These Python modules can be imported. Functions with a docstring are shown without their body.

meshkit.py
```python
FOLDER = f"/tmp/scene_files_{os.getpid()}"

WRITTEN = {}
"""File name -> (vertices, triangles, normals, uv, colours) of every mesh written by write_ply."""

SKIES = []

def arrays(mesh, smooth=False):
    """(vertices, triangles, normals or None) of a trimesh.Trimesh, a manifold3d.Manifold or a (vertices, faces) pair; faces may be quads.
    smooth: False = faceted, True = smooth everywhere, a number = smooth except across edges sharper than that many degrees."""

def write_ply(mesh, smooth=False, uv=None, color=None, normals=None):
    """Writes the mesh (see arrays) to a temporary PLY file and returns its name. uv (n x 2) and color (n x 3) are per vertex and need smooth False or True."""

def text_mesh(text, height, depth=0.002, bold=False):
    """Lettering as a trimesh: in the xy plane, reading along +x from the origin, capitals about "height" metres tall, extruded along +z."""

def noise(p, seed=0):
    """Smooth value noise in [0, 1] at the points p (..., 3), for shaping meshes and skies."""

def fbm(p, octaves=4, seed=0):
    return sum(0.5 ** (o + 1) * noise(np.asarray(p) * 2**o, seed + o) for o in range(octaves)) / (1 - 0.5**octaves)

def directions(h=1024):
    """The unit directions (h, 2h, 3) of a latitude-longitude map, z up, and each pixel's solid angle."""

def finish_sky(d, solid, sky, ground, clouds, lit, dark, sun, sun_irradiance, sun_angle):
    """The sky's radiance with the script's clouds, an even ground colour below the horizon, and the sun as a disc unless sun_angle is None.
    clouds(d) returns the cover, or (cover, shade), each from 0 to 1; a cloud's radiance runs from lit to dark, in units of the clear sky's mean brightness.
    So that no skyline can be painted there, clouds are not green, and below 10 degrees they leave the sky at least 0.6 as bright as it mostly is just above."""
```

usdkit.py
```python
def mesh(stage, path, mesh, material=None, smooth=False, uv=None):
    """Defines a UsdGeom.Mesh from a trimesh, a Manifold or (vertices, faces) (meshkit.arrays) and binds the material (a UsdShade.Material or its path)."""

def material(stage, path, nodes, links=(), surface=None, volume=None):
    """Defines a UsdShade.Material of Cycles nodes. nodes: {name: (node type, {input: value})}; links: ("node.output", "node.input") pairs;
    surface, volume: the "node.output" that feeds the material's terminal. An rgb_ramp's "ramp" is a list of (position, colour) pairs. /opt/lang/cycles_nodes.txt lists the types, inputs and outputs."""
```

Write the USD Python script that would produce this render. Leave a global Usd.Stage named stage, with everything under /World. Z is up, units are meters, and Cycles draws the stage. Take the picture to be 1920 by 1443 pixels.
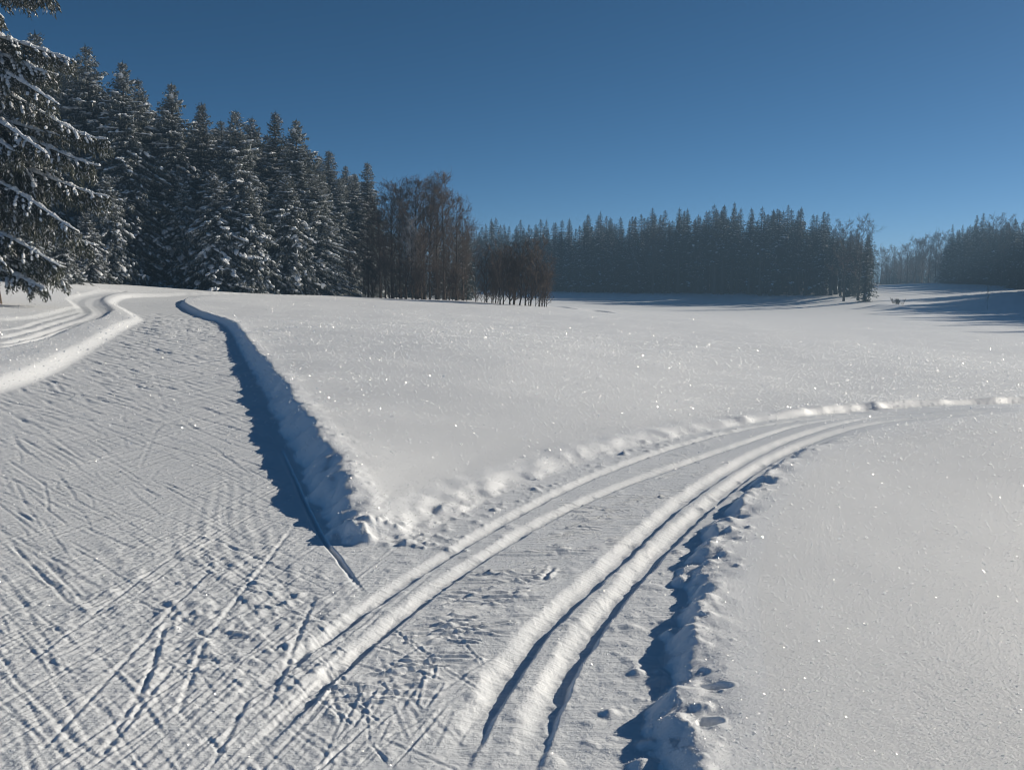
import math
import numpy as np
from scipy.ndimage import map_coordinates, spline_filter
from scipy.interpolate import RBFInterpolator
from pxr import Usd, UsdGeom, UsdLux, UsdShade, Gf, Sdf, Vt
import usdkit

# ------------------------------------------------------------------ stage, camera, sky, sun
stage = Usd.Stage.CreateInMemory()
UsdGeom.SetStageUpAxis(stage, UsdGeom.Tokens.z)
UsdGeom.SetStageMetersPerUnit(stage, 1.0)
world = UsdGeom.Xform.Define(stage, '/World')
stage.SetDefaultPrim(world.GetPrim())
UsdGeom.Scope.Define(stage, '/World/Looks')

EYE = 1.6
PITCH = math.radians(6.57)
F = 1663.0                       # focal length in pixels of the 1920 wide photograph
SUN_AZ, SUN_EL = math.radians(61.0), math.radians(21.0)
EXPOSURE = 0.10
cam = UsdGeom.Camera.Define(stage, '/World/camera')
cam.CreateHorizontalApertureAttr(36.0)
cam.CreateVerticalApertureAttr(36.0 * 769 / 1024)
cam.CreateFocalLengthAttr(36.0 * F / 1920)
cam.CreateClippingRangeAttr(Gf.Vec2f(0.1, 6000))
cam.CreateExposureAttr(EXPOSURE)
cam.AddTranslateOp().Set(Gf.Vec3d(0, 0, EYE))
cam.AddRotateXOp().Set(90.0 - math.degrees(PITCH))

sky_light = UsdLux.DomeLight.Define(stage, '/World/sky')
sky_mat = usdkit.material(stage, '/World/Looks/sky_air', {
    's': ('sky_texture', {'sky_type': 'single_scattering', 'sun_disc': False, 'sun_elevation': SUN_EL, 'sun_rotation': SUN_AZ,
                          'altitude': 2000.0, 'air_density': 0.5, 'aerosol_density': 0.7, 'ozone_density': 5.0}),
    'h': ('hsv', {'hue': 0.487, 'saturation': 1.13}),
    'b': ('background_shader', {'strength': 0.059})}, [('s.color', 'h.color'), ('h.color', 'b.color')], surface='b.background')
UsdShade.MaterialBindingAPI.Apply(sky_light.GetPrim()).Bind(sky_mat)
sky_light.GetPrim().SetCustomDataByKey('kind', 'structure')
sun = UsdLux.DistantLight.Define(stage, '/World/sun')
sun.CreateNormalizeAttr(True)
sun.CreateIntensityAttr(1.25)
sun.CreateAngleAttr(0.5)
sun.CreateColorAttr(Gf.Vec3f(1.0, 0.91, 0.77))
SUN = np.array([math.sin(SUN_AZ) * math.cos(SUN_EL), math.cos(SUN_AZ) * math.cos(SUN_EL), math.sin(SUN_EL)])
# the light shines along its -z: turn -z to -SUN
_m = Gf.Matrix4d().SetRotate(Gf.Rotation(Gf.Vec3d(0, 0, 1), Gf.Vec3d(*map(float, SUN))))
sun.MakeMatrixXform().Set(_m)

rng = np.random.default_rng(7)
counts = {}


def numbered(name):
    k = counts.get(name, -1) + 1
    counts[name] = k
    return name if k == 0 else f'{name}_{k:03d}'


def tag(p, label=None, cat=None, group=None, kind=None):
    for k, v in (('label', label), ('category', cat), ('group', group), ('kind', kind)):
        if v:
            p.SetCustomDataByKey(k, v)
    return p


def put_mesh(path, v, f, mat, normals=None):
    m = UsdGeom.Mesh.Define(stage, path)
    f = np.asarray(f)
    m.CreatePointsAttr(Vt.Vec3fArray.FromNumpy(np.ascontiguousarray(v, np.float32)))
    m.CreateFaceVertexCountsAttr(Vt.IntArray.FromNumpy(np.full(len(f), f.shape[1], np.int32)))
    m.CreateFaceVertexIndicesAttr(Vt.IntArray.FromNumpy(np.ascontiguousarray(f, np.int32).ravel()))
    m.CreateSubdivisionSchemeAttr('none')
    if normals is not None:
        m.CreateNormalsAttr(Vt.Vec3fArray.FromNumpy(np.ascontiguousarray(normals, np.float32)))
        m.SetNormalsInterpolation('vertex')
    UsdShade.MaterialBindingAPI.Apply(m.GetPrim()).Bind(mat)
    return m.GetPrim()


# ------------------------------------------------------------------ materials
LOOK = '/World/Looks/'


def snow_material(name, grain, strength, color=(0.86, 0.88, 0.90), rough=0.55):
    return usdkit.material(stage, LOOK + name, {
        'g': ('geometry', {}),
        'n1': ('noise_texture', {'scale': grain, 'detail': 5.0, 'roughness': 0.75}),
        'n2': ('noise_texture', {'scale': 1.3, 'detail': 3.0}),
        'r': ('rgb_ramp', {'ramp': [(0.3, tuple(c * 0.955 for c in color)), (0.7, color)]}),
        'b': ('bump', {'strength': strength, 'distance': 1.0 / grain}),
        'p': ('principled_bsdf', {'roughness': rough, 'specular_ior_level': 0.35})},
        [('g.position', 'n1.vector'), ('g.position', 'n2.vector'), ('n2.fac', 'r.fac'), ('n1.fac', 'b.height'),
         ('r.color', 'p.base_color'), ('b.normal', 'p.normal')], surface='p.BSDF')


M_FIELD = snow_material('snow_powder', 70.0, 0.85)
M_PATH = usdkit.material(stage, LOOK + 'snow_groomed', {
    'g': ('geometry', {}),
    'm1': ('mapping', {'rotation': (0, 0, 0.95), 'scale': (1.6, 26.0, 1.0)}),
    'm2': ('mapping', {'rotation': (0, 0, 1.95), 'scale': (2.2, 30.0, 1.0)}),
    'n1': ('noise_texture', {'scale': 1.0, 'detail': 2.0, 'distortion': 0.3}),
    'n2': ('noise_texture', {'scale': 1.0, 'detail': 2.0, 'distortion': 0.3}),
    'n3': ('noise_texture', {'scale': 42.0, 'detail': 4.0, 'roughness': 0.65}),
    'n4': ('noise_texture', {'scale': 1.1, 'detail': 3.0}),
    'a1': ('math', {'math_type': 'multiply_add', 'value2': 0.9}),
    'a2': ('math', {'math_type': 'multiply_add', 'value2': 0.7}),
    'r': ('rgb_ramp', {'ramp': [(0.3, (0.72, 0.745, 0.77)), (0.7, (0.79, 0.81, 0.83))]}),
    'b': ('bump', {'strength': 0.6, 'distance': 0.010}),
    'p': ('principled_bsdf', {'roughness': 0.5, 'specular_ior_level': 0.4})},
    [('g.position', 'm1.vector'), ('g.position', 'm2.vector'), ('m1.vector', 'n1.vector'), ('m2.vector', 'n2.vector'), ('g.position', 'n3.vector'), ('g.position', 'n4.vector'),
     ('n1.fac', 'a1.value1'), ('n3.fac', 'a1.value3'), ('n2.fac', 'a2.value1'), ('a1.value', 'a2.value3'), ('a2.value', 'b.height'),
     ('n4.fac', 'r.fac'), ('r.color', 'p.base_color'), ('b.normal', 'p.normal')], surface='p.BSDF')
M_BANK = snow_material('snow_heaped', 60.0, 0.5)
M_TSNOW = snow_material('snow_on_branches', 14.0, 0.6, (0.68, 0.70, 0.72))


def leafy(name, a, b, rough=0.7, trans=0.15, scale=2.5):
    return usdkit.material(stage, LOOK + name, {
        'o': ('object_info', {}), 'g': ('geometry', {}),
        'n': ('noise_texture', {'scale': scale, 'detail': 2.0}),
        'r': ('rgb_ramp', {'ramp': [(0.3, a), (0.75, b)]}),
        'k': ('map_range', {'from_min': 0.0, 'from_max': 1.0, 'to_min': 0.75, 'to_max': 1.25}),
        'h': ('hsv', {}),
        'p': ('principled_bsdf', {'roughness': rough, 'specular_ior_level': 0.25}),
        't': ('translucent_bsdf', {}),
        'm': ('mix_closure', {'fac': trans})},
        [('g.position', 'n.vector'), ('n.fac', 'r.fac'), ('r.color', 'h.color'), ('o.random', 'k.value'), ('k.result', 'h.value'),
         ('h.color', 'p.base_color'), ('h.color', 't.color'), ('p.BSDF', 'm.closure1'), ('t.BSDF', 'm.closure2')], surface='m.closure')


M_NEEDLE = leafy('spruce_needles', (0.045, 0.052, 0.038), (0.115, 0.120, 0.092))
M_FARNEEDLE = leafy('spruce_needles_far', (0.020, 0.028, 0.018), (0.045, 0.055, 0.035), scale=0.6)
M_TWIG = leafy('bare_twigs', (0.080, 0.058, 0.044), (0.155, 0.114, 0.086), trans=0.0)
M_FROSTTWIG = leafy('frosted_twigs', (0.16, 0.15, 0.145), (0.34, 0.33, 0.33), trans=0.0)
M_GREYTWIG = leafy('grey_twigs', (0.09, 0.085, 0.08), (0.19, 0.18, 0.175), trans=0.0)
M_FROSTNEEDLE = leafy('rime_on_needles', (0.30, 0.33, 0.34), (0.60, 0.62, 0.63), trans=0.1)
M_BARK = leafy('bark', (0.035, 0.026, 0.020), (0.09, 0.07, 0.055), trans=0.0, scale=9.0)
M_WOOD = leafy('weathered_wood', (0.07, 0.055, 0.04), (0.14, 0.11, 0.08), trans=0.0, scale=6.0)

# ------------------------------------------------------------------ smooth noise
_TILE = spline_filter(np.random.default_rng(3).random((512, 512)) * 2 - 1, order=3, mode='grid-wrap')


def noise(x, y, wavelength, seed=0):
    c, s = math.cos(seed * 1.7 + 0.4), math.sin(seed * 1.7 + 0.4)
    u, w = (c * x - s * y) / wavelength + seed * 37.13, (s * x + c * y) / wavelength + seed * 91.7
    return map_coordinates(_TILE, [u % 512, w % 512], order=3, mode='grid-wrap', prefilter=False)


def sstep(a, b, x):
    t = np.clip((x - a) / (b - a), 0, 1)
    return t * t * (3 - 2 * t)


# ------------------------------------------------------------------ the lie of the land
def ray(px, py):
    a, b = (px - 960) / F, (721.5 - py) / F
    return np.array([a, math.cos(PITCH) + b * math.sin(PITCH), -math.sin(PITCH) + b * math.cos(PITCH)])


def at_depth(px, py, Y):
    d = ray(px, py)
    return np.array([0, 0, EYE]) + d * (Y / d[1])


_ctrl = [(20, 545, 48), (130, 533, 62), (20, 600, 31), (0, 650, 21.5), (250, 552, 60), (150, 566, 47), (250, 600, 35),
         (380, 552, 66), (560, 556, 80), (400, 575, 48), (440, 610, 31), (700, 562, 88), (960, 574, 80), (1040, 553, 206), (870, 566, 100),
         (1300, 554, 208), (1100, 567, 186), (1300, 571, 186), (1500, 571, 178), (1500, 557, 196), (1580, 560, 182), (1640, 566, 165), (1660, 540, 290), (1740, 531, 265), (1850, 546, 205), (1900, 545, 195), (1760, 575, 160),
         (1900, 603, 108), (1900, 622, 78), (1900, 680, 33), (1900, 730, 18.5), (1900, 757, 14.2), (1900, 766, 11.6),
         (1600, 740, 17.0), (1600, 775, 12.2), (1400, 775, 12.2), (1500, 610, 78), (1230, 592, 88)]
_pts, _z = [], []
for px, py, Y in _ctrl:
    p = at_depth(px, py, Y)
    _pts.append(p[:2]); _z.append(p[2])
for x, y in ((0, 0), (-3, 3), (3, 3), (-6, 6), (0, 6), (-3, 8), (3, 7), (-9, 12), (-5, 12), (0, 12), (4, 10), (-8, 20), (-5, 20), (0, 20), (-1.5, 4.5), (1.2, 4.5), (5, 6), (0, -8), (-8, 0), (8, 0), (8, 8), (-10, -10), (10, -10)):
    _pts.append((x, y)); _z.append(0.0)
for ang in range(-180, 180, 30):
    for r in (90, 500, 3000):
        if abs(ang) > 40 or r > 450:
            _pts.append((r * math.sin(math.radians(ang)), r * math.cos(math.radians(ang))))
            _z.append({90: 1.2 if ang < 0 else -2.5, 500: 1.0, 3000: 2.0}[r])


def _warp(x, y):
    r = np.hypot(x, y)
    return np.stack([np.log(r + 8) * 1.0, np.arctan2(x, y) * np.minimum(1, r / 3.0)], 1)


_P = np.array(_pts)
_T = RBFInterpolator(_warp(_P[:, 0], _P[:, 1]), np.array(_z), kernel='thin_plate_spline', smoothing=7e-4)


def terrain(x, y):
    x, y = np.atleast_1d(np.asarray(x, float)), np.atleast_1d(np.asarray(y, float))
    return _T(_warp(x, y))


_march = np.exp(np.linspace(math.log(1.5), math.log(420), 1400))


def ground(px, py, lift=0.0):
    """where the line of sight through a point of the photograph first meets the land"""
    d = ray(px, py)
    x, y, z = d[0] / d[1] * _march, _march, EYE + d[2] / d[1] * _march
    g = z - terrain(x, y) - lift
    k = np.nonzero(g < 0)[0]
    if len(k) == 0:
        k = [int(np.argmin(g))]
    k = max(k[0], 1)
    t = g[k - 1] / max(g[k - 1] - g[k], 1e-9)
    Y = _march[k - 1] + np.clip(t, 0, 1) * (_march[k] - _march[k - 1])
    return np.array([d[0] / d[1] * Y, Y])


def line(pts, lift=0.0, n=0):
    p = np.array([ground(a, b, lift) for a, b in pts])
    if n:
        s = np.r_[0, np.cumsum(np.linalg.norm(np.diff(p, axis=0), axis=1))]
        # Catmull-Rom through the points
        q = np.vstack([2 * p[0] - p[1], p, 2 * p[-1] - p[-2]])
        out = []
        for i in range(len(p) - 1):
            t = np.linspace(0, 1, n, endpoint=False)[:, None]
            a, b, c, d = q[i:i + 4]
            out.append(0.5 * (2 * b + (c - a) * t + (2 * a - 5 * b + 4 * c - d) * t ** 2 + (3 * b - a - 3 * c + d) * t ** 3))
        p = np.vstack(out + [p[-1:]])
    return p


def seg_dist(x, y, poly, signed=False):
    """distance to a polyline, and the arc length of the nearest point"""
    best, arc, s = np.full(x.shape, 1e18), np.zeros(x.shape), 0.0
    hand = np.ones(x.shape)
    for (ax, ay), (bx, by) in zip(poly[:-1], poly[1:]):
        dx, dy = bx - ax, by - ay
        L2 = dx * dx + dy * dy + 1e-12
        t = np.clip(((x - ax) * dx + (y - ay) * dy) / L2, 0, 1)
        d2 = (x - ax - t * dx) ** 2 + (y - ay - t * dy) ** 2
        k = d2 < best
        best[k] = d2[k]
        arc[k] = (s + t * math.sqrt(L2))[k]
        if signed:
            hand[k] = np.sign(dx * (y - ay) - dy * (x - ax))[k]
        s += math.sqrt(L2)
    return np.sqrt(best) * (hand if signed else 1), arc


def inside(x, y, poly):
    c = np.zeros(x.shape, bool)
    for (ax, ay), (bx, by) in zip(poly, np.roll(poly, -1, 0)):
        if ay != by:
            c ^= ((ay > y) != (by > y)) & (x < (bx - ax) * (y - ay) / (by - ay) + ax)
    return c


# edges traced along the foot of each bank
E_PATH_R = line([(738, 1018), (696, 1029), (640, 1024), (606, 1000), (562, 890), (522, 800), (500, 752), (472, 700), (446, 655), (430, 622), (402, 603), (368, 592), (345, 580), (336, 571), (348, 563), (392, 558)], n=6)
E_PATH_L = line([(0, 738), (95, 705), (180, 655), (262, 606), (268, 598), (238, 580), (222, 568), (258, 558), (350, 553)], n=6)
E_TRACK_U = line([(738, 1018), (758, 1010), (785, 1000), (850, 972), (950, 922), (1050, 886), (1130, 855), (1230, 830), (1330, 808), (1430, 791), (1550, 777), (1700, 764.5), (1900, 757)], n=6)
E_TRACK_R = line([(1195, 1437), (1232, 1330), (1250, 1210), (1278, 1090), (1325, 1005), (1388, 930), (1443, 881), (1500, 846), (1600, 815), (1720, 791), (1900, 771.5)], n=6)
E_SIDE_L = line([(4, 606), (60, 599), (120, 584), (141, 578), (132, 570), (126, 563), (150, 556), (190, 551), (235, 549.5)], n=6)
E_SIDE_R = line([(4, 663), (70, 646), (130, 624), (204, 592), (212, 586), (199, 573), (196, 563), (215, 556), (238, 552)], n=6)


def ext(p, dist, end=-1):
    a, b = (p[-1], p[-4]) if end == -1 else (p[0], p[3])
    d = (a - b) / np.linalg.norm(a - b)
    return a + d * dist


MEET = np.array([-14.0, 92.0])
far_r = np.array([[E_TRACK_U[-1][0] + 20, E_TRACK_U[-1][1] + 5]])
M_POLY = np.vstack([E_PATH_R[::-1], E_TRACK_U[1:], far_r, [[400, 60], [400, 3000], [-14, 3000], MEET]])
R_POLY = np.vstack([[[6, -30], [1.2, -4], [0.4, 0.5]], E_TRACK_R, [[E_TRACK_R[-1][0] + 20, E_TRACK_R[-1][1] + 3.2], [400, 50], [400, -30]]])
L_POLY = np.vstack([[[12, -30], [-0.5, -8], [-3.6, 1.0], ext(E_PATH_L, 4.0, 0)], E_PATH_L, [MEET, [-14, 3000], [-3000, 3000], [-3000, -30]]])
S_POLY = np.vstack([E_SIDE_L, E_SIDE_R[::-1], [ext(E_SIDE_R, 30, 0), ext(E_SIDE_L, 30, 0)]])

GROOVES = [  # pixel line, depth, half width
    ([(1900, 761), (1700, 769.5), (1515, 786), (1360, 812), (1257, 840), (1118, 891), (1000, 946), (845, 1035), (747, 1100), (673, 1149), (541, 1248), (500, 1284), (415, 1340)], 0.026, 0.056),
    ([(1900, 762), (1700, 771.5), (1515, 793), (1427, 819), (1288, 867), (1154, 914), (1000, 985), (903, 1047), (829, 1093), (755, 1150), (706, 1191), (636, 1253), (553, 1328), (440, 1437)], 0.028, 0.058),
    ([(1900, 765.5), (1669, 779), (1541, 803), (1463, 829), (1391, 865), (1309, 916), (1232, 978), (1129, 1079), (1047, 1138), (985, 1207), (936, 1286), (870, 1400), (840, 1460)], 0.036, 0.080),
    ([(1900, 768), (1700, 785), (1592, 803), (1515, 829), (1438, 865), (1371, 911), (1309, 963), (1227, 1040), (1160, 1118), (1075, 1220), (1030, 1302), (989, 1425), (975, 1470)], 0.036, 0.080),
    ([(3, 624), (50, 615), (100, 600), (144, 589), (153, 586), (147, 578), (140, 570), (147, 563), (165, 557), (200, 552.5), (236, 550.5)], 0.075, 0.13),
    ([(3, 636), (50, 626), (100, 611), (150, 595), (161, 587), (156, 578), (150, 570), (156, 563), (175, 558), (205, 553.5)], 0.075, 0.13),
    ([(3, 648), (50, 637), (100, 622), (150, 606), (184, 592), (180, 584), (169, 574), (172, 565), (185, 560)], 0.075, 0.13),
    ([(3, 656), (50, 645), (120, 622), (175, 603), (196, 592), (191, 583), (179, 574), (182, 565), (192, 560)], 0.075, 0.13),
    ([(1005, 574), (1060, 580), (1110, 584), (1137, 589)], 0.25, 0.9),
    ([(1150, 588), (1250, 597), (1330, 601), (1420, 606), (1490, 612)], 0.05, 0.5),
    ([(1655, 624), (1750, 623.5), (1830, 622), (1915, 620)], 0.12, 0.6),
    ([(520, 830), (548, 890), (575, 950), (603, 1005), (630, 1040), (655, 1075), (684, 1116)], 0.022, 0.02),
]

# ------------------------------------------------------------------ the sheet of snow: rings round the standpoint, finer where they are near
rings = [0.3, 0.8, 1.4, 1.9, 2.25]
r = 2.5
while r < 1500:
    rings.append(r)
    r += min(r * r / 1900.0, r * 0.0062 if r < 60 else r * 0.014 if r < 260 else r * 0.12)
RINGS = np.array(rings)
A_in = np.radians(np.arange(-36.5, 36.5001, 0.078))
A_out = np.radians(np.linspace(36.5, 360 - 36.5, 110))[1:-1]
ANG = np.r_[A_in, A_out]
NR, NA = len(RINGS), len(ANG)
GX = RINGS[:, None] * np.sin(ANG)[None]
GY = RINGS[:, None] * np.cos(ANG)[None]
SP = np.gradient(RINGS)[:, None] * np.ones((1, NA))           # ring spacing: relief finer than this is left out
gx, gy, sp = GX.ravel(), GY.ravel(), SP.ravel()
near = np.hypot(gx, gy) < 140
xs, ys, ss = gx[near], gy[near], sp[near]


def region(poly, edge):
    d, arc = seg_dist(xs, ys, edge)
    out = np.where(inside(xs, ys, poly), d, -d)
    full = np.where(inside(gx, gy, poly), 99.0, -99.0)
    full[near] = out
    return full, arc


M_EDGE = np.vstack([E_PATH_R[::-1], E_TRACK_U[1:], far_r])
s_m, arc_m = region(M_POLY, np.vstack([[MEET], M_EDGE, [[400, 60]]]))
s_r, arc_r = region(R_POLY, R_POLY[:-1])
s_l, arc_l = region(L_POLY, np.vstack([L_POLY[1:-3]]))
s_s, arc_s = region(S_POLY, np.vstack([E_SIDE_L, E_SIDE_R[::-1]]))
d_tr, _ = seg_dist(xs, ys, E_TRACK_U)
d_tr_full = np.full(gx.shape, 99.0); d_tr_full[near] = d_tr
d_corner = np.hypot(gx - E_PATH_R[0][0], gy - E_PATH_R[0][1])


def band(wavelength, seed, amp, x=gx, y=gy, s=sp):
    k = np.clip(1.6 - 3.0 * s / wavelength, 0, 1)
    on = k > 0
    out = np.zeros(x.shape)
    out[on] = amp * k[on] * noise(x[on], y[on], wavelength, seed)
    return out


T0 = terrain(gx, gy)
lump = band(0.16, 1, 1.0) + band(0.07, 2, 0.6)
lump_big = band(0.42, 3, 1.0)
# banks: ragged on the side where the blade cut, soft elsewhere
rag = 0.05 * lump_big + 0.035 * lump
far_soft = sstep(12, 40, np.hypot(gx, gy))
d_pr, a_pr = seg_dist(xs, ys, E_PATH_R)
dpr = np.full(gx.shape, 99.0); dpr[near] = d_pr
low = sstep(-0.75, 0.9, np.where(near, (dpr - d_tr_full) / (dpr + d_tr_full + 0.15), 0.0))  # the bank along the ski track is lower
corner = np.exp(-(d_corner / 0.55) ** 2)
rough = band(0.23, 51, 1.0) + 0.6 * band(0.11, 52, 1.0) + 0.4 * band(0.05, 53, 1.0)
wall = sstep(0.0, 1.0, (s_m + (rag + 0.035 * rough) * np.exp(-np.abs(s_m) / 0.4)) / (0.30 - 0.17 * sstep(1.5, 4, gx) * low))
h_m = 0.20 * wall * (1 - (0.72 - 0.20 * sstep(2, 5, gx)) * low) * (1 - 0.25 * np.exp(-(d_corner / 1.3) ** 2) - 0.15 * corner) * (1 + 0.10 * band(1.3, 54, 1.0))
berm = np.exp(-((s_m - 0.34) / 0.16) ** 2)
h_m += berm * (0.008 + 0.018 * np.maximum(0, lump_big) + 0.010 * lump) * (1 - 0.5 * low)
h_m += np.exp(-((s_m - 0.1) / 0.15) ** 2) * sstep(1.5, 4, gx) * low * (0.012 * band(0.35, 62, 1.0) + 0.022 * rough + 0.02 * np.maximum(0, band(0.16, 64, 1.0)))
h_m += np.clip(s_m / 0.05, 0, 1) * np.exp(-((s_m - 0.14) / 0.16) ** 2) * 0.012 * rough
h_m += np.clip(s_m / 0.03, 0, 1) * np.exp(-((s_m - 0.10) / 0.12) ** 2) * low * 0.016 * (np.abs(rough) + 0.8 * np.maximum(0, band(0.035, 61, 1.0)))
far_low = 1 - sstep(1.8, 4.2, gx)
rag_r = 0.05 * band(0.5, 55, 1.0) + 0.035 * band(0.21, 56, 1.0) + 0.025 * band(0.09, 57, 1.0)
h_r = 0.105 * sstep(-0.02, 0.15, s_r + rag_r * np.exp(-np.abs(s_r) / 0.4)) * far_low
tramp = np.exp(-((s_r - 0.12 + 0.4 * rag_r) / 0.12) ** 2)
h_r += tramp * (-0.030 * np.clip(0.2 + band(0.26, 58, 1.0) + 0.5 * band(0.12, 59, 1.0), 0, 1) + 0.011 * rough + 0.008 * np.maximum(0, band(0.04, 63, 1.0))) * far_low
s_l2 = s_l
h_l = 0.125 * sstep(0.0, 0.5, s_l2) + 0.02 * np.exp(-((s_l2 - 0.8) / 0.4) ** 2) + 0.006 * band(0.6, 9, 1.0) * (s_l2 > 0) + 0.003 * band(0.2, 29, 1.0) * (s_l2 > 0)
h_side = 0.075 * sstep(-0.1, 0.25, s_s) * (np.hypot(gx, gy) < 140)
raise_ = np.maximum(np.maximum(np.where(s_m > -1, h_m, 0), np.where(s_r > -1, h_r, 0)), np.where(s_l > -1, h_l, 0))
field = np.clip(np.maximum(np.maximum(s_m, s_r), s_l) / 0.8, 0, 1)
soft = field * (band(6.5, 5, 0.05) * (0.25 + 0.75 * sstep(14, 35, np.hypot(gx, gy))) + band(1.9, 6, 0.016) + band(0.7, 7, 0.004))
soft += field * (band(0.035, 8, 0.0007) + band(0.11, 18, 0.0008))
H = T0 + raise_ + soft - h_side
trail = np.maximum(np.maximum(s_m, s_r), s_l) < 0
side = s_s > 0

# trail surface: crumbs and grooming ribs
wild = np.clip(-np.maximum(np.maximum(s_m, s_r), s_l) / 0.12, 0, 1) * trail
on_path = wild * sstep(0.35, -0.35, gx - (-0.75 + 0.35 * (4.0 - gy)))  # the wide skating lane
patch = np.clip(0.55 + 0.9 * band(1.1, 11, 1.0), 0.12, 1.3)
crumbs = np.maximum(0, band(0.10, 12, 1.0) + 0.7 * band(0.045, 13, 1.0) - 0.05) ** 1.2 * 0.0032 + band(0.24, 14, 0.0016) + band(0.028, 15, 0.0009) + np.maximum(0, band(0.045, 25, 1.0) - 0.2) * 0.0048 + np.maximum(0, band(0.03, 28, 1.0) - 0.25) * 0.003 + np.maximum(0, band(0.075, 26, 1.0) - 0.35) * 0.006
flatness = np.clip(0.35 + 0.65 * sstep(-3.2, -1.2, gx + 0.30 * (gy - 4)), 0.3, 1)
H += on_path * patch * crumbs * flatness * 1.9
H += (wild - on_path) * (band(0.13, 16, 0.0012) + np.maximum(0, band(0.08, 17, 1.0) - 0.3) * 0.008 + np.maximum(0, band(0.04, 27, 1.0) - 0.35) * 0.005 + band(0.03, 19, 0.0008))
H += side * (band(0.5, 20, 0.02))
# ribs left by the groomer along the right edge of the lane
rib = np.sin(dpr * 2 * np.pi / 0.085 + 2.0 * band(0.6, 21, 1.0)) * np.exp(-((dpr - 0.55) / 0.40) ** 2) * np.clip(0.4 + band(0.5, 22, 1.0), 0, 1)
H += on_path * rib * 0.0016 * np.clip(1.5 - 3 * sp / 0.085, 0, 1)


def arcs(x0, y0, x1, y1, pad):
    """the patch of the sheet round a stroke, as slices"""
    pts = np.array([(x0, y0), (x1, y1), ((x0 + x1) / 2, (y0 + y1) / 2)])
    rr = np.hypot(pts[:, 0], pts[:, 1])
    rlo, rhi = rr.min() - pad, rr.max() + pad
    aa = np.arctan2(pts[:, 0], pts[:, 1])
    pa = pad / max(rlo, 0.5)
    i0, i1 = np.searchsorted(RINGS, [rlo, rhi])
    j0, j1 = np.searchsorted(A_in, [aa.min() - pa, aa.max() + pa])
    return slice(i0, i1), slice(j0, j1)


H2 = H.reshape(NR, NA)
W2 = wild.reshape(NR, NA)


def stroke(x0, y0, x1, y1, depth, w, berm, bow=0.0):
    si, sj = arcs(x0, y0, x1, y1, 4 * w + abs(bow))
    X, Y, h = GX[si, sj], GY[si, sj], H2[si, sj]
    if h.size == 0:
        return
    dx, dy = x1 - x0, y1 - y0
    L = math.hypot(dx, dy)
    t = ((X - x0) * dx + (Y - y0) * dy) / L
    d = ((X - x0) * dy - (Y - y0) * dx) / L + bow * 4 * (t / L) * (1 - t / L)
    end = np.clip(t / (0.12 * L), 0, 1) * np.clip((L - t) / (0.12 * L), 0, 1)
    ww = np.maximum(w, 0.35 * SP[si, sj])
    k = end * W2[si, sj] * (w / ww) ** 0.6
    h += k * (-depth * np.exp(-(d / ww) ** 2) + berm * depth * np.exp(-((d - 1.9 * ww) / ww) ** 2) + 0.3 * berm * depth * np.exp(-((d + 1.9 * ww) / ww) ** 2))


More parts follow.
